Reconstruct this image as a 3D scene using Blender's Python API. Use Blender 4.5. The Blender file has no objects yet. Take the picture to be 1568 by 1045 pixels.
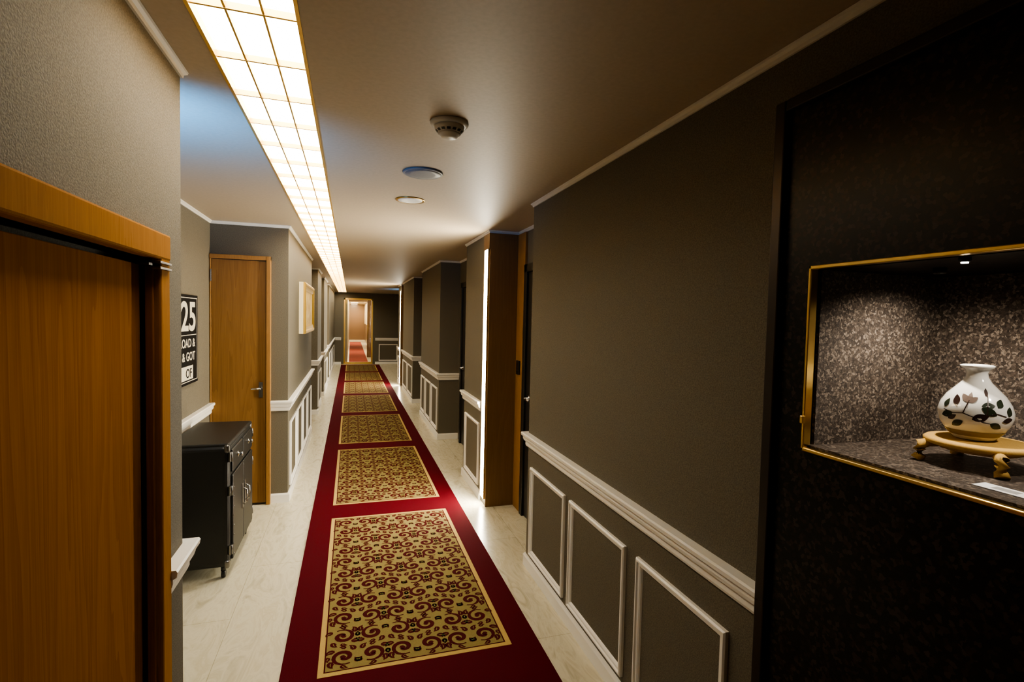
import bpy, bmesh, math, random
from mathutils import Vector, Matrix
random.seed(4)
S=bpy.context.scene
try: S.view_settings.look='AgX - Medium High Contrast'
except Exception: pass
CEIL=2.4
# ---------------------------------------------------------------- materials
def newmat(n):
    m=bpy.data.materials.new(n); m.use_nodes=True
    nt=m.node_tree; b=nt.nodes['Principled BSDF']; return m,nt,b
def plain(n,c,rough=.5,metal=0,coat=0,spec=.5):
    m,nt,b=newmat(n)
    b.inputs['Base Color'].default_value=(*c,1); b.inputs['Roughness'].default_value=rough
    b.inputs['Metallic'].default_value=metal; b.inputs['Coat Weight'].default_value=coat
    b.inputs['Specular IOR Level'].default_value=spec
    return m
def emit(n,c,s):
    m,nt,b=newmat(n)
    b.inputs['Base Color'].default_value=(*c,1)
    b.inputs['Emission Color'].default_value=(*c,1); b.inputs['Emission Strength'].default_value=s
    return m
def coords(nt,scale,rot=(0,0,0)):
    t=nt.nodes.new('ShaderNodeTexCoord'); mp=nt.nodes.new('ShaderNodeMapping')
    mp.inputs['Scale'].default_value=scale; mp.inputs['Rotation'].default_value=rot
    nt.links.new(t.outputs['Object'],mp.inputs['Vector']); return mp.outputs['Vector']
def noise(nt,vec,scale,detail=4,rough=.5,dist=0):
    n=nt.nodes.new('ShaderNodeTexNoise'); n.inputs['Scale'].default_value=scale
    n.inputs['Detail'].default_value=detail; n.inputs['Roughness'].default_value=rough
    n.inputs['Distortion'].default_value=dist
    nt.links.new(vec,n.inputs['Vector']); return n.outputs['Fac']
def ramp(nt,fac,stops):
    r=nt.nodes.new('ShaderNodeValToRGB'); e=r.color_ramp.elements
    while len(e)<len(stops): e.new(.5)
    for i,(p,c) in enumerate(stops): e[i].position=p; e[i].color=(*c,1)
    nt.links.new(fac,r.inputs['Fac']); return r.outputs['Color']
def bump(nt,b,h,strength=.3,dist=.002):
    bp=nt.nodes.new('ShaderNodeBump'); bp.inputs['Strength'].default_value=strength
    bp.inputs['Distance'].default_value=dist
    nt.links.new(h,bp.inputs['Height']); nt.links.new(bp.outputs['Normal'],b.inputs['Normal'])
def noisemat(n,c1,c2,scale,rough=.6,bs=.3,bd=.002,sc=(1,1,1),detail=4,spec=.5):
    m,nt,b=newmat(n); v=coords(nt,sc); f=noise(nt,v,scale,detail)
    nt.links.new(ramp(nt,f,[(.35,c1),(.65,c2)]),b.inputs['Base Color'])
    b.inputs['Roughness'].default_value=rough; b.inputs['Specular IOR Level'].default_value=spec
    if bs: bump(nt,b,f,bs,bd)
    return m
def woodmat(n,c1,c2,sc=(9,9,.45),rough=.6,amp=.30,spec=.15):
    m,nt,b=newmat(n); v=coords(nt,sc)
    f1=noise(nt,v,1.0,2,.5,.3); v2=coords(nt,(sc[0]*26,sc[1]*26,sc[2]*12)); f2=noise(nt,v2,1.0,3)
    w=nt.nodes.new('ShaderNodeMath'); w.operation='MULTIPLY'; w.inputs[1].default_value=9
    nt.links.new(f1,w.inputs[0])
    fr=nt.nodes.new('ShaderNodeMath'); fr.operation='FRACT'
    nt.links.new(w.outputs[0],fr.inputs[0])
    ad=nt.nodes.new('ShaderNodeMath'); ad.operation='MULTIPLY_ADD'; ad.inputs[1].default_value=amp
    nt.links.new(fr.outputs[0],ad.inputs[0]); 
    ml=nt.nodes.new('ShaderNodeMath'); ml.operation='MULTIPLY'; ml.inputs[1].default_value=.8
    nt.links.new(f2,ml.inputs[0]); nt.links.new(ml.outputs[0],ad.inputs[2])
    nt.links.new(ramp(nt,ad.outputs[0],[(.22,c1),(.75,c2)]),b.inputs['Base Color'])
    b.inputs['Roughness'].default_value=rough; b.inputs['Specular IOR Level'].default_value=spec; bump(nt,b,f2,.08,.0006)
    return m
WALL=noisemat('wallpaper_taupe',(.108,.095,.070),(.168,.149,.112),230,.7,.5,.0022,spec=.3)
CEILM=noisemat('ceiling_paint',(.44,.36,.26),(.48,.39,.285),60,.5,.05,.001)
WHITE=plain('trim_white',(.84,.82,.77),.35)
CROWN=plain('crown_cream',(.74,.70,.62),.4)
OAKN=woodmat('oak_near_door',(.26,.098,.010),(.36,.150,.022),rough=.8,spec=.03)
OAKNF=woodmat('oak_near_casing',(.33,.140,.020),(.42,.195,.035),(30,30,1.5),rough=.75,spec=.05)
OAK=woodmat('oak_door',(.175,.088,.028),(.235,.125,.043))
OAKF=woodmat('oak_casing',(.25,.130,.042),(.32,.172,.060),(30,30,1.5))
WALNUT=woodmat('brown_laminate',(.16,.092,.040),(.19,.112,.050),rough=.4)
BLACKD=plain('dark_door',(.012,.011,.010),.4)
BRASS=plain('brass',(.62,.42,.14),.28,1)
BRASSL=plain('brass_gold_bar',(.75,.50,.16),.35,.8)
CHROME=plain('chrome',(.6,.6,.6),.2,1)
DARKM=plain('dark_metal',(.22,.21,.20),.3,1)
BLACK=plain('black_plastic',(.01,.01,.01),.4)
WPL=plain('white_plastic',(.62,.62,.62),.4)
GRILL=noisemat('speaker_grille',(.15,.15,.16),(.22,.22,.23),400,.5,.4,.001)
LEATHER=noisemat('black_leatherette',(.005,.005,.005),(.010,.010,.009),220,.42,.5,.0015)
m,nt,b=newmat('travertine'); FLOORM=m
v=coords(nt,(3.2,1.0,1),(0,0,.25)); f=noise(nt,v,3.2,6,.6,1.6)
c=ramp(nt,f,[(.30,(.46,.41,.29)),(.5,(.64,.60,.46)),(.62,(.56,.51,.37)),(.78,(.70,.66,.53))])
br=nt.nodes.new('ShaderNodeTexBrick'); v2=coords(nt,(1,1,1),(0,0,math.pi/2)); nt.links.new(v2,br.inputs['Vector'])
br.inputs['Scale'].default_value=1; br.inputs['Brick Width'].default_value=1.2; br.inputs['Row Height'].default_value=.6
br.inputs['Mortar Size'].default_value=.0015; br.inputs['Color1'].default_value=(1,1,1,1); br.inputs['Color2'].default_value=(.96,.96,.96,1); br.inputs['Mortar'].default_value=(.62,.6,.55,1)
mx=nt.nodes.new('ShaderNodeMix'); mx.data_type='RGBA'; mx.blend_type='MULTIPLY'; mx.inputs['Factor'].default_value=1
nt.links.new(c,mx.inputs[6]); nt.links.new(br.outputs['Color'],mx.inputs[7]); nt.links.new(mx.outputs[2],b.inputs['Base Color'])
b.inputs['Roughness'].default_value=.22
def granite(n,stops,scale,rough,bs,spec=.5,fine=0):
    m,nt,b=newmat(n); v=coords(nt,(1,1,1))
    nz=nt.nodes.new('ShaderNodeTexNoise'); nz.inputs['Scale'].default_value=120; nz.inputs['Detail'].default_value=4; nt.links.new(v,nz.inputs['Vector'])
    mm=nt.nodes.new('ShaderNodeVectorMath'); mm.operation='MULTIPLY_ADD'; mm.inputs[1].default_value=(.012,.012,.012)
    nt.links.new(nz.outputs['Color'],mm.inputs[0]); nt.links.new(v,mm.inputs[2])
    vo=nt.nodes.new('ShaderNodeTexVoronoi'); vo.inputs['Scale'].default_value=scale; nt.links.new(mm.outputs[0],vo.inputs['Vector'])
    sx=nt.nodes.new('ShaderNodeSeparateColor'); nt.links.new(vo.outputs['Color'],sx.inputs[0])
    fac=sx.outputs[0]
    if fine:
        f2=noise(nt,v,420,5,.75); a=nt.nodes.new('ShaderNodeMath'); a.operation='MULTIPLY_ADD'; a.inputs[1].default_value=fine; 
        s2=nt.nodes.new('ShaderNodeMath'); s2.operation='SUBTRACT'; s2.inputs[1].default_value=.5; nt.links.new(f2,s2.inputs[0]); nt.links.new(s2.outputs[0],a.inputs[0]); nt.links.new(fac,a.inputs[2]); fac=a.outputs[0]
    r=ramp(nt,fac,stops); nt.links.new(r,b.inputs['Base Color']); b.inputs['Roughness'].default_value=rough
    b.inputs['Specular IOR Level'].default_value=spec
    if bs: bump(nt,b,fac,bs,.0025)
    return m
GRAN=granite('black_granite',[(0,(.003,.0025,.002)),(.6,(.005,.004,.003)),(.8,(.020,.012,.008)),(.95,(.036,.026,.020))],110,.35,0,.2)
GRANL=granite('niche_granite',[(0,(.028,.019,.014)),(.45,(.060,.043,.031)),(.75,(.10,.074,.056)),(.97,(.25,.20,.155))],190,.35,.8,.5,1.2)
def carpetm(n,c1,c2): return noisemat(n,c1,c2,500,.95,.6,.003,spec=.1)
RED=carpetm('carpet_crimson',(.058,.0008,.004),(.086,.0016,.007))
GOLD=carpetm('carpet_gold',(.42,.285,.09),(.52,.36,.13))
KHAKI=carpetm('carpet_khaki',(.19,.150,.055),(.26,.205,.075))
MAROON=carpetm('carpet_maroon',(.045,.0022,.003),(.068,.0035,.005))
STRIP=emit('light_strip_diffuser',(1,.90,.70),17.0)
LED=emit('led_strip',(1,.91,.72),110.0)
# ---------------------------------------------------------------- mesh builder
class B:
    def __init__(s,name):
        s.name=name; s.bm=bmesh.new(); s.mats=[]
    def mi(s,m):
        if m not in s.mats: s.mats.append(m)
        return s.mats.index(m)
    def box(s,x0,x1,y0,y1,z0,z1,m,bev=0,seg=2):
        g=bmesh.ops.create_cube(s.bm,size=1)
        vs=g['verts']
        for v in vs: v.co=Vector(((x0+x1)/2+v.co.x*(x1-x0),(y0+y1)/2+v.co.y*(y1-y0),(z0+z1)/2+v.co.z*(z1-z0)))
        i=s.mi(m); fs=list({f for v in vs for f in v.link_faces})
        for f in fs: f.material_index=i
        if bev:
            es=list({e for f in fs for e in f.edges})
            r=bmesh.ops.bevel(s.bm,geom=es,offset=bev,segments=seg,affect='EDGES',profile=.5)
            for f in r['faces']: f.material_index=i
    def poly(s,pts,m,smooth=False):
        vs=[s.bm.verts.new(p) for p in pts]; f=s.bm.faces.new(vs); f.material_index=s.mi(m); f.smooth=smooth; return f
    def lathe(s,c,prof,m,n=40,smooth=True,axis='z'):
        i=s.mi(m); rings=[]
        def P(r,h,a):
            if axis=='z': return (c[0]+r*math.cos(a),c[1]+r*math.sin(a),c[2]+h)
            if axis=='x': return (c[0]+h,c[1]+r*math.cos(a),c[2]+r*math.sin(a))
            return (c[0]+r*math.cos(a),c[1]+h,c[2]+r*math.sin(a))
        for r,h in prof: rings.append([s.bm.verts.new(P(max(r,1e-5),h,2*math.pi*k/n)) for k in range(n)])
        for a,bb in zip(rings[:-1],rings[1:]):
            for k in range(n):
                f=s.bm.faces.new((a[k],a[(k+1)%n],bb[(k+1)%n],bb[k])); f.material_index=i; f.smooth=smooth
        for rg in (rings[0],rings[-1]):
            f=s.bm.faces.new(rg); f.material_index=i
    def tube(s,pts,rad,m,n=10):
        i=s.mi(m); rings=[]; pts=[Vector(p) for p in pts]
        for k,p in enumerate(pts):
            d=(pts[min(k+1,len(pts)-1)]-pts[max(k-1,0)]).normalized()
            a=d.cross(Vector((0,0,1))) 
            if a.length<.05: a=d.cross(Vector((1,0,0)))
            a.normalize(); c=d.cross(a); r=rad[k] if isinstance(rad,(list,tuple)) else rad
            rings.append([s.bm.verts.new(p+a*r*math.cos(2*math.pi*j/n)+c*r*math.sin(2*math.pi*j/n)) for j in range(n)])
        for a,bb in zip(rings[:-1],rings[1:]):
            for k in range(n):
                f=s.bm.faces.new((a[k],a[(k+1)%n],bb[(k+1)%n],bb[k])); f.material_index=i; f.smooth=True
        for rg in (rings[0],rings[-1]):
            f=s.bm.faces.new(rg); f.material_index=i
    def sweep(s,path,prof,m,side=1):
        i=s.mi(m); rings=[]; n=len(path)
        def nrm(a,b):
            d=Vector((b[0]-a[0],b[1]-a[1])).normalized(); return Vector((-d.y,d.x))*side
        for k in range(n):
            if k==0: mt=nrm(path[0],path[1])
            elif k==n-1: mt=nrm(path[-2],path[-1])
            else:
                a=nrm(path[k-1],path[k]); b_=nrm(path[k],path[k+1]); mt=(a+b_); mt/= (1+a.dot(b_))
            rings.append([s.bm.verts.new((path[k][0]+mt.x*o,path[k][1]+mt.y*o,z)) for o,z in prof])
        for a,bb in zip(rings[:-1],rings[1:]):
            for k in range(len(prof)):
                j=(k+1)%len(prof); f=s.bm.faces.new((a[k],a[j],bb[j],bb[k])); f.material_index=i
        for rg in (rings[0],rings[-1]):
            f=s.bm.faces.new(rg); f.material_index=i
    def frame(s,o,ua,va,na,u0,u1,v0,v1,m,w=.035,d=.018):
        i=s.mi(m); o,ua,va,na=map(Vector,(o,ua,va,na)); rings=[]
        for ins,dp in ((0,0),(.0,d*.7),(w*.15,d),(w*.35,d),(w*.45,d*.6),(w*.75,d*.6),(w*.9,d*.35),(w,0)):
            rings.append([s.bm.verts.new(o+ua*a+va*b_+na*dp) for a,b_ in ((u0+ins,v0+ins),(u1-ins,v0+ins),(u1-ins,v1-ins),(u0+ins,v1-ins))])
        for a,bb in zip(rings[:-1],rings[1:]):
            for k in range(4):
                f=s.bm.faces.new((a[k],a[(k+1)%4],bb[(k+1)%4],bb[k])); f.material_index=i
    def done(s):
        bmesh.ops.recalc_face_normals(s.bm,faces=s.bm.faces)
        me=bpy.data.meshes.new(s.name); s.bm.to_mesh(me); s.bm.free()
        for m in s.mats: me.materials.append(m)
        ob=bpy.data.objects.new(s.name,me); S.collection.objects.link(ob); return ob
XL,XR,XRR,XLR=-.514,1.134,1.40,-.75
YE=18.0; YS=1.30
# ---------------------------------------------------------------- shell
YV=36
f=B('floor'); f.box(-1.4,2.2,-2.2,YV+.2,-.1,0,FLOORM); f.done()
c=B('ceiling')
c.box(-1.4,-.394,-2.2,YV+.2,CEIL,2.5,CEILM); c.box(-.129,2.2,-2.2,YV+.2,CEIL,2.5,CEILM)
c.box(-.394,-.129,17.75,YV+.2,CEIL,2.5,CEILM); c.box(-.394,-.129,-2.2,17.75,2.45,2.5,CEILM)
c.box(-.394,-.129,-2.2,YS,CEIL,2.45,CEILM); c.done()
w=B('wall_left')
for a in [(-1.4,XL,-2,.7,0,CEIL),(-1.4,XL,.7,1.6,1.785,CEIL),(-1.4,-.565,.7,1.6,0,1.785),(-1.4,XL,1.6,1.87,0,CEIL),
          (-1.4,-1.11,1.87,4.8,0,CEIL),(-1.4,XL,4.8,7.55,0,CEIL),(-1.4,XLR,7.55,8.95,0,CEIL),(-1.4,XL,8.95,10,0,CEIL),
          (-1.4,XLR,10,11,0,CEIL),(-1.4,XL,11,12.5,0,CEIL),(-1.4,XLR,12.5,13.5,0,CEIL),(-1.4,XL,13.5,YE,0,CEIL)]:
    w.box(*a,WALL)
w.done()
w=B('wall_right')
for a in [(XR,2.2,-2,1.117,2.212,CEIL),(XR,2.2,1.117,3.175,0,CEIL),(XRR,2.2,3.175,4.27,0,CEIL),(XR,2.2,4.27,5.2,0,CEIL),
          (XRR,2.2,5.2,6.8,0,CEIL),(XR,2.2,6.8,8.63,0,CEIL),(XRR,2.2,8.63,9.8,0,CEIL),(XR,2.2,9.8,11.8,0,CEIL),
          (XRR,2.2,11.8,12.3,0,CEIL),(XR,2.2,12.3,13,0,CEIL),(1.72,2.2,13,YE,0,CEIL)]:
    w.box(*a,WALL)
w.done()
w=B('wall_back'); w.box(-1.4,2.2,YE,YE+.15,2.22,CEIL,WALL); w.box(-1.4,-.22,YE,YE+.15,0,2.22,WALL); w.box(.72,2.2,YE,YE+.15,0,2.22,WALL); w.done()
w=B('wall_front'); w.box(-1.4,2.2,-2.15,-2,0,CEIL,WALL); w.done()
VW=plain('reflection_room_wall',(.70,.62,.46),.3)  # made-up room behind the glass door, standing in for its reflections
VW2=plain('reflection_room_panelling',(.14,.085,.05),.25)
w=B('wall_reflection_room'); w.box(-1.4,-.10,YE+.15,YV,0,CEIL,VW); w.box(.90,2.2,YE+.15,YV,0,1.1,VW2); w.box(.90,2.2,YE+.15,YV,1.1,CEIL,VW); w.box(-.30,1.2,YV,YV+.1,0,CEIL,VW2)
w.box(.62,.90,21,21.12,0,CEIL,VW2)
w.done()
# ---------------------------------------------------------------- trims
RAIL=[(0,.805),(.012,.805),(.016,.815),(.016,.835),(.026,.842),(.030,.855),(.030,.868),(.040,.874),(.042,.888),(.038,.895),(0,.895)]
BASE=[(0,0),(.016,0),(.016,.068),(.010,.080),(0,.080)]
CR=[(0,CEIL-.024),(.007,CEIL-.024),(.009,CEIL-.014),(.017,CEIL-.008),(.019,CEIL-.001),(0,CEIL-.001)]
right_paths=[[(XR,1.127),(XR,3.175),(XRR,3.175)],[(XR,4.45),(XR,5.2),(XRR,5.2)],[(XRR,6.8),(XR,6.8),(XR,8.63),(XRR,8.63)],
             [(XRR,9.8),(XR,9.8),(XR,11.8),(XRR,11.8)],[(XR,12.5),(XR,13),(1.72,13),(1.72,YE),(.80,YE)]]
left_paths=[[(XL,1.672),(XL,1.87),(-1.11,1.87),(-1.11,4.8)],[(-.648,4.8),(XL,4.8),(XL,7.55),(XLR,7.55)],[(XLR,8.95),(XL,8.95),(XL,10),(XLR,10)],
            [(XLR,11),(XL,11),(XL,12.5),(XLR,12.5)],[(XLR,13.5),(XL,13.5),(XL,YE),(-.30,YE)]]
t=B('chair_rail_right')
for p in right_paths: t.sweep(p,RAIL,WHITE,1)
t.done()
t=B('chair_rail_left')
for p in left_paths: t.sweep(p,RAIL,WHITE,-1)
t.done()
t=B('baseboard_right')
for p in right_paths: t.sweep(p,BASE,WHITE,1)
t.done()
t=B('baseboard_left')
for p in left_paths: t.sweep(p,BASE,WHITE,-1)
t.done()
t=B('trim_crown')
t.sweep([(XR,-2),(XR,3.175),(XRR,3.175),(XRR,4.27),(XR,4.27),(XR,5.2),(XRR,5.2),(XRR,6.8),(XR,6.8),(XR,8.63),(XRR,8.63),(XRR,9.8),(XR,9.8),(XR,11.8),(XRR,11.8),(XRR,12.3),(XR,12.3),(XR,13),(1.72,13),(1.72,YE)],CR,CROWN,1)
t.sweep([(XL,-2),(XL,1.87),(-1.11,1.87),(-1.11,4.8),(XL,4.8),(XL,7.55),(XLR,7.55),(XLR,8.95),(XL,8.95),(XL,10),(XLR,10),(XLR,11),(XL,11),(XL,12.5),(XLR,12.5),(XLR,13.5),(XL,13.5),(XL,YE)],CR,CROWN,-1)
t.done()
t=B('trim_wainscot_right')
def rp(y0,y1): t.frame((XR,0,0),(0,1,0),(0,0,1),(-1,0,0),y0,y1,.11,.685,WHITE)
for a in [(1.275,1.80),(1.895,2.475),(2.545,3.095),(4.52,5.1),(6.9,7.42),(7.5,8.02),(8.1,8.55),(9.9,10.7),(10.85,11.7),(12.5,12.92)]: rp(*a)
t.frame((0,YE,0),(1,0,0),(0,0,1),(0,-1,0),.92,1.55,.11,.685,WHITE)
t.done()
t=B('trim_wainscot_left')
for a in [(4.92,5.48),(5.56,6.12),(6.20,6.76),(6.84,7.42),(9.05,9.9),(11.1,12.4),(13.7,14.9),(15.0,16.2),(16.3,17.6)]:
    t.frame((XL,0,0),(0,1,0),(0,0,1),(1,0,0),a[0],a[1],.11,.685,WHITE)
t.done()
# ---------------------------------------------------------------- doors
d=B('door_1')
X=XL
d.box(-.563,-.530,.705,1.583,.01,1.768,OAKN,.002)
d.box(-.565,X+.028,1.600,1.672,0,1.855,OAKNF,.006); d.box(-.565,X+.028,.63,.70,0,1.855,OAKNF,.006)
d.box(-.565,X+.030,.63,1.674,1.785,1.857,OAKNF,.006)
d.box(-.520,X+.012,1.586,1.600,0,1.785,OAKN,.002)
d.box(-.53,-.500,1.555,1.60,1.765,1.772,DARKM,.001); d.lathe((-.500,1.61,1.748),[(.006,0),(.006,.03)],DARKM,16)
d.box(-.502,-.478,1.57,1.66,1.757,1.763,DARKM,.001); d.box(-.502,-.478,1.57,1.66,1.772,1.778,DARKM,.001)
d.done()
d=B('door_2')
d.box(-1.094,-.685,4.772,4.798,.02,2.085,OAK,.002)
d.box(-.682,-.648,4.755,4.80,0,2.125,OAKF,.004); d.box(-1.108,-1.096,4.765,4.80,0,2.125,OAKF,.003); d.box(-1.108,-.648,4.757,4.80,2.09,2.125,OAKF,.004)
d.box(-.738,-.708,4.762,4.772,.93,1.06,DARKM,.002); d.tube([(-.722,4.765,1.01),(-.722,4.72,1.01),(-.725,4.715,1.01),(-.79,4.715,1.01)],.008,CHROME)
for z in (.3,1.9): d.box(-1.100,-1.090,4.755,4.772,z,z+.1,CHROME,.002)
d.done()
def sidedoor(name,x,y0,y1,sgn,leaf,cas,h=2.1):
    d=B(name)
    def bx(a,b_,*r): d.box(min(x+sgn*a,x+sgn*b_),max(x+sgn*a,x+sgn*b_),*r)
    bx(0,.012,y0+.07,y1-.07,.01,h-.07,leaf,.002)
    bx(0,.03,y0,y0+.068,0,h,cas,.004); bx(0,.03,y1-.068,y1,0,h,cas,.004); bx(0,.03,y0,y1,h-.068,h,cas,.004)
    yk=y1-.15
    d.lathe((x+sgn*.012,yk,1.0),[(.025,0),(.025,sgn*.008),(.01,sgn*.01),(.01,sgn*.045)],CHROME,16,axis='x')
    d.tube([(x+sgn*.05,yk+.01,1.0),(x+sgn*.05,yk-.11,1.0)],.009,CHROME)
    return d.done()
sidedoor('door_3',XRR,3.26,4.05,-1,BLACKD,BLACKD)
sidedoor('door_4',XRR,5.4,6.6,-1,BLACKD,BLACKD)
sidedoor('door_5',XRR,8.7,9.7,-1,BLACKD,BLACKD)
sidedoor('door_6',XLR,7.75,8.75,1,OAK,OAKF)
sidedoor('door_7',XLR,10.05,10.95,1,OAK,OAKF)
sidedoor('door_8',XLR,12.55,13.45,1,OAK,OAKF)
t=B('trim_wood_pilaster')
t.box(XR-.004,XRR,4.250,4.270,0,CEIL-.026,WALNUT,.001); t.box(XR-.012,XR,4.25,4.44,2.24,CEIL-.026,WALNUT)
t.box(XRR-.02,XRR,4.055,4.25,0,CEIL-.026,OAKF,.002)
t.box(XR-.004,XRR,12.28,12.3,0,CEIL-.026,WALNUT)
t.done()
k=B('card_reader'); k.box(XRR-.034,XRR-.0205,4.12,4.20,1.17,1.29,BLACK,.004); k.box(XRR-.036,XRR-.033,4.135,4.185,1.20,1.27,DARKM,.001); k.done()
def led(y):
    l=B('led_wall_strip'); l.box(XR-.014,XR-.001,y,y+.014,.06,2.24,BRASS,.001); l.box(XR-.014,XR-.001,y+.126,y+.14,.06,2.24,BRASS,.001)
    l.box(XR-.012,XR-.001,y+.014,y+.126,.06,2.24,LED); return l.done()
led(4.28); led(12.32)
GL=plain('door_glass',(.9,.92,.88),.02); GL.node_tree.nodes['Principled BSDF'].inputs['Transmission Weight'].default_value=1
d=B('door_9')
for a in [(-.22,-.17,0,2.22),(.67,.72,0,2.22)]: d.box(a[0],a[1],YE+.0,YE+.10,a[2],a[3],BRASS,.004)
d.box(-.22,.72,YE,YE+.10,2.16,2.22,BRASS,.004); d.box(-.17,.67,YE+.02,YE+.07,0,.07,BRASS,.004)
d.box(-.165,.665,YE+.04,YE+.048,.07,2.16,GL); d.tube([(.56,YE-.03,.85),(.56,YE-.03,1.35)],.012,BRASS)
for z in (.9,1.3): d.tube([(.56,YE-.03,z),(.56,YE+.04,z)],.008,BRASS)
d.done()
# ---------------------------------------------------------------- granite display wall
YN=1.0
g=B('granite_display_wall')
GX=1.10
g.box(GX,2.2,-2,1.10,0,1.335,GRAN); g.box(GX,2.2,-2,1.10,1.792,2.205,GRAN)
g.box(GX,2.2,YN,1.10,1.335,1.792,GRAN); g.box(GX,2.2,-2,.15,1.335,1.792,GRAN); g.box(1.56,2.2,.15,YN,1.335,1.792,GRAN)
FR=plain('dark_bronze_frame',(.03,.022,.017),.35,.5)
g.box(1.082,XR+.01,1.092,1.127,0,2.235,FR,.004); g.box(1.082,XR+.01,-2,1.092,2.205,2.235,FR,.004)
g.box(GX+.02,1.545,YN-.008,YN+.001,1.343,1.785,GRANL); g.box(1.535,1.561,.158,YN,1.343,1.785,GRANL)
g.box(GX+.004,1.56,.15,YN,1.334,1.345,GRANL); g.box(GX+.02,1.56,.15,YN,1.785,1.793,GRAN); g.box(GX+.02,1.545,.149,.158,1.343,1.785,GRANL)
for a in [(YN-.005,YN+.003,1.330,1.795),(.147,.155,1.330,1.795)]: g.box(1.088,1.112,*a,BRASS,.002)
g.box(1.088,1.112,.147,YN+.003,1.330,1.339,BRASS,.002); g.box(1.088,1.112,.147,YN+.003,1.786,1.795,BRASS,.002)
g.box(1.080,1.09,YN-.008,YN+.002,1.40,1.42,BRASS,.002)
g.done()
l=B('niche_spotlight')
l.lathe((1.30,.84,1.772),[(.010,0),(.013,.003),(.013,.0125)],BLACK,24)
l.lathe((1.135,.69,1.776),[(.008,0),(.010,.003),(.010,.0085)],BLACK,20); l.lathe((1.135,.69,1.774),[(.006,0),(.006,.0025)],emit('spot_glow',(1,.95,.85),30),20); l.done()
def spot(loc,tgt,e,ang,col=(1,.90,.76),r=.01,blend=.6,name='spot'):
    L=bpy.data.lights.new(name,'SPOT'); L.energy=e; L.spot_size=ang; L.spot_blend=blend; L.color=col; L.shadow_soft_size=r
    o=bpy.data.objects.new(name,L); S.collection.objects.link(o); o.location=loc
    o.rotation_euler=(Vector(tgt)-Vector(loc)).to_track_quat('-Z','Y').to_euler(); return o
spot((1.30,.82,1.765),(1.33,.88,1.34),11,math.radians(150),blend=1,r=.012,name='niche_spot_lamp')
spot((1.33,.50,1.765),(1.38,.62,1.34),5.5,math.radians(150),blend=1,r=.012,name='niche_spot_lamp_b')
W=woodmat('golden_wood',(.50,.30,.085),(.62,.40,.13),(60,60,60)); 
SC=(1.325,.757); VC=(1.325,.768); zt=1.402
s_=B('vase_stand')
s_.lathe((*SC,zt-.014),[(.060,0),(.090,0),(.097,.004),(.097,.010),(.092,.014),(.055,.014)],W,48)
s_.lathe((*SC,zt-.022),[(.030,0),(.070,0),(.072,.008),(.05,.010)],W,40)
for q in range(4):
    a=math.radians(50+90*q)
    def P(r,z): return (SC[0]+r*math.cos(a),SC[1]+r*math.sin(a),z)
    s_.tube([P(.072,zt-.014),P(.090,zt-.015),P(.104,zt-.020),P(.106,zt-.032),P(.104,zt-.045),P(.110,1.3465)],[.008,.010,.0125,.0125,.0115,.013],W,12)
s_.done()
CER=plain('white_ceramic',(.80,.79,.75),.12,coat=.5)
prof=[(.030,0),(.036,.002),(.042,.010),(.052,.022),(.060,.036),(.0645,.052),(.0645,.064),(.060,.080),(.050,.098),(.037,.113),(.026,.126),(.0195,.138),(.018,.147),(.021,.154),(.028,.159),(.030,.163),(.026,.165),(.016,.160),(.012,.12)]
def rad_at(h):
    for (r0,h0),(r1,h1) in zip(prof[:-1],prof[1:]):
        if h0<=h<=h1: return r0+(r1-r0)*(h-h0)/(h1-h0+1e-9)
    return .03
v_=B('ceramic_vase'); z0=zt+.001
v_.lathe((*VC,z0),prof,CER,64)
LEAF=plain('glaze_leaf',(.020,.028,.014),.25); LEAFB=plain('glaze_brown',(.035,.018,.014),.25); PNK=plain('glaze_blossom',(.16,.12,.10),.25); YEL=plain('glaze_ochre',(.26,.20,.09),.25)
a0=math.atan2(-VC[1],-VC[0])
def onv(s,h):
    r=rad_at(h)+.0008; a=a0+s/.06; return (VC[0]+r*math.cos(a),VC[1]+r*math.sin(a),z0+h)
def leafv(s,h,L,Wd,ang,m):
    n=7; up=[];dn=[]; 
    for k in range(n+1):
        q=k/n; w_=Wd*math.sin(math.pi*q)**.8*(1-.3*q)
        for lst,sg in ((up,1),(dn,-1)):
            x=q*L; y=sg*w_/2
            lst.append((s+x*math.cos(ang)-y*math.sin(ang),h+x*math.sin(ang)+y*math.cos(ang)))
    for k in range(n):
        if k==0: pts=[up[0],up[1],dn[1]]
        elif k==n-1: pts=[up[k],up[n],dn[k]]
        else: pts=[up[k],up[k+1],dn[k+1],dn[k]]
        v_.poly([onv(*p) for p in pts],m,True)
for s,h,L,Wd,an,m in [(.034,.062,.028,.019,2.6,LEAF),(-.004,.050,.028,.020,.4,LEAFB),(-.010,.086,.024,.014,2.4,PNK),(-.012,.086,.02,.013,.6,PNK),(-.011,.086,.021,.012,1.5,PNK),(.010,.080,.024,.017,.1,LEAF),
    (.038,.078,.022,.016,.9,LEAF),(-.035,.060,.026,.018,3.5,LEAF),(-.030,.078,.024,.016,2.0,LEAFB),(-.018,.045,.026,.016,3.7,LEAF),(.024,.044,.024,.016,-.4,LEAF),(.02,.10,.018,.010,1.2,LEAFB),(-.055,.07,.02,.014,1.4,LEAF),(.058,.06,.022,.016,1.2,LEAF),
    (.045,.050,.024,.014,.2,LEAFB),(-.045,.045,.02,.012,.6,LEAFB)]: leafv(s,h,L,Wd,an,m)
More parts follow.
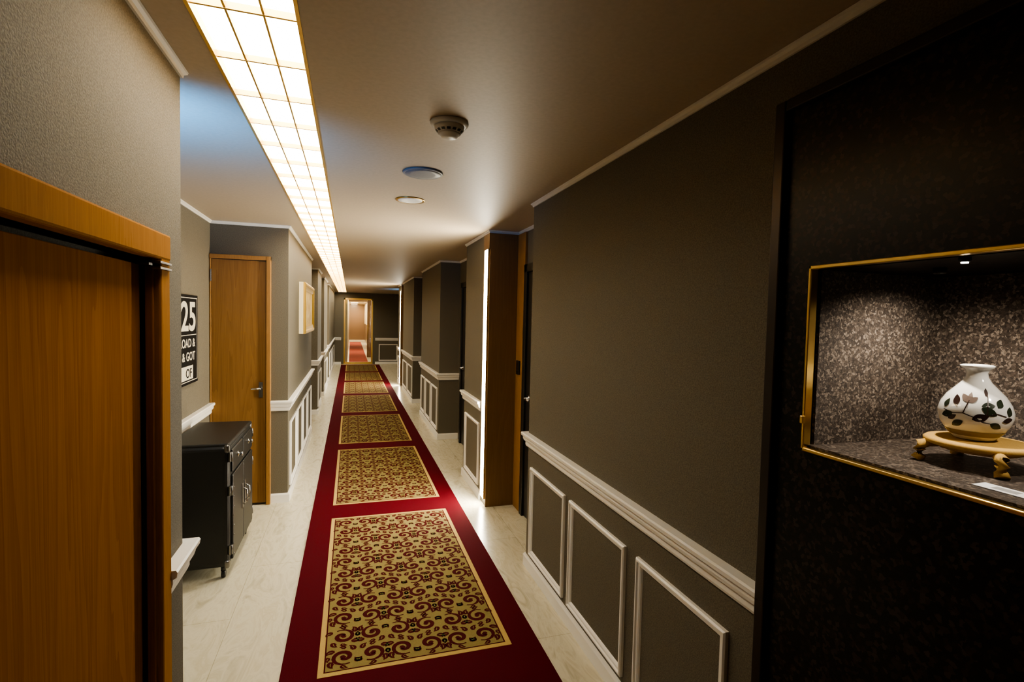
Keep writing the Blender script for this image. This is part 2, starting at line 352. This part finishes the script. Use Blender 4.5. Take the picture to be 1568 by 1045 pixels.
for ch in [[(-.055,.065),(-.035,.060),(-.018,.062),(0,.055),(.018,.060),(.034,.066),(.052,.06)],[(-.018,.062),(-.014,.078),(-.011,.090)],[(.018,.06),(.02,.08),(.024,.104)],[(0,.055),(.012,.046),(.024,.044)]]:
    for (s1,h1),(s2,h2) in zip(ch[:-1],ch[1:]):
        for q in range(4):
            A=(s1+(s2-s1)*q/4,h1+(h2-h1)*q/4); C=(s1+(s2-s1)*(q+1)/4,h1+(h2-h1)*(q+1)/4)
            d_=Vector((C[0]-A[0],C[1]-A[1])).normalized(); nx,ny=-d_.y*.001,d_.x*.001
            v_.poly([onv(A[0]+nx,A[1]+ny),onv(C[0]+nx,C[1]+ny),onv(C[0]-nx,C[1]-ny),onv(A[0]-nx,A[1]-ny)],LEAFB)
for k in range(64):
    s1=k*2*math.pi*.06/64; s2=(k+1)*2*math.pi*.06/64
    v_.poly([onv(s1,.010),onv(s2,.010),onv(s2,.022),onv(s1,.022)],YEL,True)
v_.done()
l=B('display_label_card'); l.box(1.150,1.190,.575,.665,1.3455,1.3465,plain('card_white',(.85,.85,.85),.5)); l.box(1.160,1.180,.60,.64,1.3466,1.3468,plain('card_print',(.35,.35,.35),.5)); l.done()
# ---------------------------------------------------------------- ceiling fixtures
L=B('ceiling_light_strip')
L.box(-.386,-.137,YS+.01,17.74,2.425,2.432,STRIP)
for xa,xb in ((-.3935,-.384),(-.139,-.1295)): L.box(xa,xb,YS+.001,17.745,2.3965,2.44,BRASSL)
for x in (-.3062,-.2178): L.box(x-.003,x+.003,YS+.001,17.74,2.404,2.420,BRASSL)
for i in range(70):
    y=.371+i*.2745
    if YS<y<17.74: L.box(-.385,-.138,y-.004,y+.004,2.402,2.420,BRASSL)
L.done()
o=B('smoke_detector'); c0=(.358,2.0,CEIL)
o.lathe(c0,[(.072,0),(.074,-.006),(.070,-.014),(.060,-.017)],WPL,40)
o.lathe(c0,[(.058,-.016),(.056,-.030),(.044,-.040),(.044,-.044)],WPL,40)
for k in range(14):
    a=2*math.pi*k/14; r=.0485; ct=Vector((c0[0]+r*math.cos(a),c0[1]+r*math.sin(a),CEIL-.0365)); tx=Vector((-math.sin(a),math.cos(a),0))*.007
    ou=Vector((math.cos(a),math.sin(a),0)); 
    o.poly([ct-tx+ou*.0040+Vector((0,0,.003)),ct+tx+ou*.0040+Vector((0,0,.003)),ct+tx-ou*.0040-Vector((0,0,.0035)),ct-tx-ou*.0040-Vector((0,0,.0035))],BLACK)
o.lathe(c0,[(.044,-.044),(.036,-.048),(.030,-.058),(.012,-.062),(.005,-.062)],WPL,40)
o.done()
o=B('ceiling_speaker'); o.lathe((.354,2.73,CEIL),[(.102,0),(.104,-.006),(.098,-.010),(.092,-.009)],plain('speaker_rim',(.20,.20,.21),.5),48); o.lathe((.354,2.73,CEIL),[(.093,-.004),(.093,-.009),(.06,-.012),(.01,-.013)],GRILL,48); o.done()
o=B('recessed_downlight'); o.lathe((.36,3.39,CEIL),[(.092,0),(.094,-.004),(.088,-.008),(.076,-.006)],BRASS,48); o.lathe((.36,3.39,CEIL),[(.078,0),(.077,-.0065),(.05,-.0075),(.01,-.0075)],plain('lens',(.85,.83,.78),.3),48); o.done()
# ---------------------------------------------------------------- carpet
cx0,cx1=-.292,.929
r=B('carpet_runner'); r.box(cx0,cx1,-1.8,17.75,0.0005,.010,RED,.002,1)
def rect(x0,x1,y0,y1,z,m): r.poly([(x0,y0,z),(x1,y0,z),(x1,y1,z),(x0,y1,z)],m)
def ring(x0,x1,y0,y1,w_,z,m):
    rect(x0,x1,y0,y0+w_,z,m); rect(x0,x1,y1-w_,y1,z,m); rect(x0,x0+w_,y0+w_,y1-w_,z,m); rect(x1-w_,x1,y0+w_,y1-w_,z,m)
def ribbon(pts,ws,z,m):
    L_=[];R_=[]
    for k,p in enumerate(pts):
        a=Vector(pts[max(k-1,0)]); b_=Vector(pts[min(k+1,len(pts)-1)]); d_=(b_-a).normalized(); nn=Vector((-d_.y,d_.x))*ws[k]/2
        L_.append((p[0]+nn.x,p[1]+nn.y,z)); R_.append((p[0]-nn.x,p[1]-nn.y,z))
    vl=[r.bm.verts.new(p) for p in L_]; vr=[r.bm.verts.new(p) for p in R_]; i=r.mi(m)
    for k in range(len(pts)-1):
        ff=r.bm.faces.new((vr[k],vr[k+1],vl[k+1],vl[k])); ff.material_index=i
def motif(cx,cy,fx,fy,sc,z,m):
    def T(p): return (cx+fx*p[0]*sc,cy+fy*p[1]*sc)
    def rib(f_,n_,w_,mm=m,dz=0): 
        pts=[T(f_(q/n_)) for q in range(n_+1)]; ribbon(pts,[w_(q/n_)*sc for q in range(n_+1)],z+dz,mm)
    rib(lambda q:((.12+.36*q)*math.cos(4.0*math.pi*q*.62+.6)*.95-.02,(.10+.36*q)*math.sin(4.0*math.pi*q*.62+.6)),20,lambda q:.06+.13*math.sin(math.pi*min(1,q*1.05))**.7)
    rib(lambda q:(-.12+.24*q,.02*math.sin(q*6)),5,lambda q:.02+.20*math.sin(math.pi*q))
    for bx_,by_,an,ln,wd in ((.36,.22,.5,.36,.26),(.30,-.34,-.7,.36,.26),(-.34,-.34,-2.3,.34,.24),(-.40,.26,2.5,.32,.24),(.02,.46,1.3,.28,.20),(.47,-.05,0.2,.26,.22),(-.05,-.47,-1.7,.24,.19)):
        rib(lambda q:(bx_+ln*q*math.cos(an+q*1.1),by_+ln*q*math.sin(an+q*1.1)),6,lambda q:.01+wd*math.sin(math.pi*q**.75))
        rib(lambda q:(bx_+ln*(.25+.5*q)*math.cos(an+(.25+.5*q)*1.1),by_+ln*(.25+.5*q)*math.sin(an+(.25+.5*q)*1.1)),3,lambda q:.028*math.sin(math.pi*(q*.8+.1)),KHAKI,.0003)
nx=6
for k in range(-1,7):
    y0=2.38+2.2*k; y1=y0+1.9
    if y0<0: y0=.3
    x0,x1=-.131,.787
    rect(x0,x1,y0,y1,.0106,GOLD)
    ring(x0+.026,x1-.026,y0+.026,y1-.026,.007,.0111,MAROON)
    rect(x0+.033,x1-.033,y0+.033,y1-.033,.0111,KHAKI)
    W_=(x1-x0-.08)/nx; n_=max(1,round((y1-y0-.08)/(W_*1.15))); H_=(y1-y0-.08)/n_
    for i in range(nx):
        for j in range(n_):
            motif(x0+.04+W_*(i+.5),y0+.04+H_*(j+.5),1 if (i+j)%2 else -1,1 if j%2 else -1,W_*.90,.0116,MAROON)
r.done()
# ---------------------------------------------------------------- trunk cabinet
b_=B('black_trunk_cabinet')
x0,x1,y0,y1=-1.062,-.70,3.45,4.20
b_.box(x0,x1,y0,y1,.075,.838,LEATHER,.035,4)
b_.box(x0+.01,x1+.004,y0+.012,y1-.012,.820,.846,LEATHER,.012,3)
XF=x1
b_.box(XF-.005,XF+.012,y0+.05,(y0+y1)/2-.008,.66,.80,LEATHER,.006); b_.box(XF-.005,XF+.012,(y0+y1)/2+.008,y1-.05,.66,.80,LEATHER,.006)
b_.box(XF-.005,XF+.014,y0+.05,(y0+y1)/2-.004,.11,.64,LEATHER,.006); b_.box(XF-.005,XF+.014,(y0+y1)/2+.004,y1-.05,.11,.64,LEATHER,.006)
for yy in (y0+.20,y1-.20):
    b_.lathe((XF+.012,yy,.735),[(.018,0),(.018,.003),(.007,.005),(.007,.016),(.013,.02),(.013,.028),(.005,.03)],CHROME,18,axis='x')
for yy in ((y0+y1)/2-.04,(y0+y1)/2+.04):
    b_.box(XF+.012,XF+.018,yy-.015,yy+.015,.33,.50,DARKM,.002); b_.tube([(XF+.016,yy,.36),(XF+.042,yy,.375),(XF+.045,yy,.41),(XF+.042,yy,.455),(XF+.016,yy,.47)],.005,CHROME)
for yy in (y0+.03,y1-.03):
    for z in (.18,.55,.76):
        b_.box(XF-.003,XF+.008,yy-.018,yy+.018,z-.03,z+.03,DARKM,.002); b_.lathe((XF+.01,yy,z-.03),[(.006,0),(.006,.06)],DARKM,12)
for yy in (y0-.002,y1-.028):       # metal corner fittings
    for z in (.073,.79):
        b_.box(x1-.028,x1+.003,yy,yy+.030,z,z+.050,DARKM,.012,3)
for k in range(8):
    b_.lathe((XF+.013,y0+.07,.14+.06*k),[(.005,0),(.004,.004),(.001,.005)],DARKM,10,axis='x')
for yy in (y0+.045,y1-.045):
    for xx in (x0+.05,x1-.04):
        b_.tube([(xx,yy,.085),(xx,yy,.045)],.014,BLACK); b_.lathe((xx-.010,yy+.006,.0235),[(.008,0),(.022,0),(.0235,.004),(.0235,.018),(.021,.022),(.008,.022)],BLACK,20,axis='x')
b_.done()
# ---------------------------------------------------------------- typographic sign
CRM=plain('sign_cream',(.66,.61,.48),.5); BK=plain('sign_black',(.004,.004,.004),.6,spec=.2)
sg=B('typographic_wall_sign'); xs=-1.11
sy0,sy1,sz0,sz1=3.50,4.35,1.13,1.765
sg.box(xs,xs+.022,sy0,sy1,sz0,sz1,BK,.002)
for a in [(sy0+.02,sy1-.02,sz0+.02,sz0+.025),(sy0+.02,sy1-.02,sz1-.025,sz1-.02),(sy1-.025,sy1-.02,sz0+.02,sz1-.02),(sy0+.02,sy0+.025,sz0+.02,sz1-.02),(sy0+.04,sy1-.13,1.165,1.262),(sy0+.04,sy1-.045,1.478,1.483)]:
    sg.box(xs+.021,xs+.0228,*a,CRM)
so=sg.done()
def txt(s,y,z,size,m,off=0.0232,wx=1,bold=.012):
    cu=bpy.data.curves.new('lettering','FONT'); cu.body=s; cu.size=size; cu.align_x='RIGHT'; cu.extrude=.0005; cu.offset=size*bold
    o=bpy.data.objects.new('lettering',cu); S.collection.objects.link(o); cu.materials.append(m)
    o.location=(xs+off,y,z); o.rotation_euler=(math.pi/2,0,math.pi/2); o.scale=(wx,1,1); o.parent=so
txt('125',4.30,1.515,.285,CRM,wx=1.25,bold=.02); txt('ROAD &',4.27,1.395,.085,CRM,wx=1.15); txt('& GOT',4.27,1.30,.085,CRM,wx=1.15); txt('OF',4.19,1.18,.09,BK,.0234,wx=1.2)
# ---------------------------------------------------------------- artwork
a_=B('framed_artwork'); x_=XL+.001
a_.box(x_,XL+.045,5.72,7.02,1.44,1.98,plain('frame_ivory',(.74,.66,.46),.4),.003)
a_.frame((XL+.045,0,0),(0,1,0),(0,0,1),(1,0,0),5.72,7.02,1.44,1.98,plain('frame_gold',(.62,.40,.09),.4,.6),.09,.025)
a_.box(XL+.0452,XL+.048,5.80,6.94,1.52,1.90,noisemat('gold_painting',(.80,.62,.24),(.50,.28,.03),9,.5,0))
a_.done()
# ---------------------------------------------------------------- blue uplight
u=B('blue_uplight_sconce'); u.box(-.95,-.75,1.871,1.95,1.88,1.95,BLACK,.006); u.box(-.94,-.76,1.89,1.945,1.951,1.954,emit('blue_led',(.12,.42,1),5)); u.done()
A=bpy.data.lights.new('blue_uplight_lamp','SPOT'); A.energy=85; A.color=(.05,.36,1); A.spot_size=math.radians(125); A.spot_blend=1; A.shadow_soft_size=.04
ao=bpy.data.objects.new('blue_uplight_lamp',A); S.collection.objects.link(ao); ao.location=(-.80,2.02,1.97); ao.rotation_euler=(Vector((-.68,2.5,2.4))-Vector((-.80,2.02,1.97))).to_track_quat('-Z','Y').to_euler()
spot((1.5,14.5,1.9),(1.45,14.6,2.4),40,math.radians(120),(.12,.42,1),.05,1,'blue_uplight_lamp_far')
def area(name,loc,e,size,col):
    V=bpy.data.lights.new(name,'AREA'); V.energy=e; V.color=col; V.size=size
    vo=bpy.data.objects.new(name,V); S.collection.objects.link(vo); vo.location=loc
area('reflection_room_fill',(.27,19.5,2.38),60,.5,(1,.82,.58)); area('reflection_room_fill_b',(.2,24,2.38),130,.4,(1,.8,.55)); area('reflection_room_fill_c',(.2,31,2.38),160,.4,(1,.8,.55)); area('reflection_room_fill_d',(.2,35,2.38),120,.4,(1,.8,.55))  # added lamps, no real fixtures, brightening the stand-in room behind the glass
q=B('reflection_room_rug'); q.box(-.05,.60,YE+.2,33,.0005,.01,carpetm('reflection_room_carpet',(.18,.04,.03),(.24,.055,.04))); q.done()  # added rug, imitates the reddish floor reflected in the glass
wd=bpy.data.worlds.new('world'); S.world=wd; wd.use_nodes=True; wd.node_tree.nodes['Background'].inputs[0].default_value=(.01,.01,.01,1)
cam=bpy.data.cameras.new('camera'); cam.lens=18; cam.sensor_width=36; cam.clip_start=.02
co=bpy.data.objects.new('camera',cam); S.collection.objects.link(co)
zc=Vector((-.3008,-.9527,.0432)).normalized(); yc=Vector((-.00857,.048,.9988)); xc=yc.cross(zc).normalized(); yc=zc.cross(xc)
Mx=Matrix((xc,yc,zc)).transposed().to_4x4(); Mx.translation=Vector((0,0,1.646)); co.matrix_world=Mx
S.camera=co
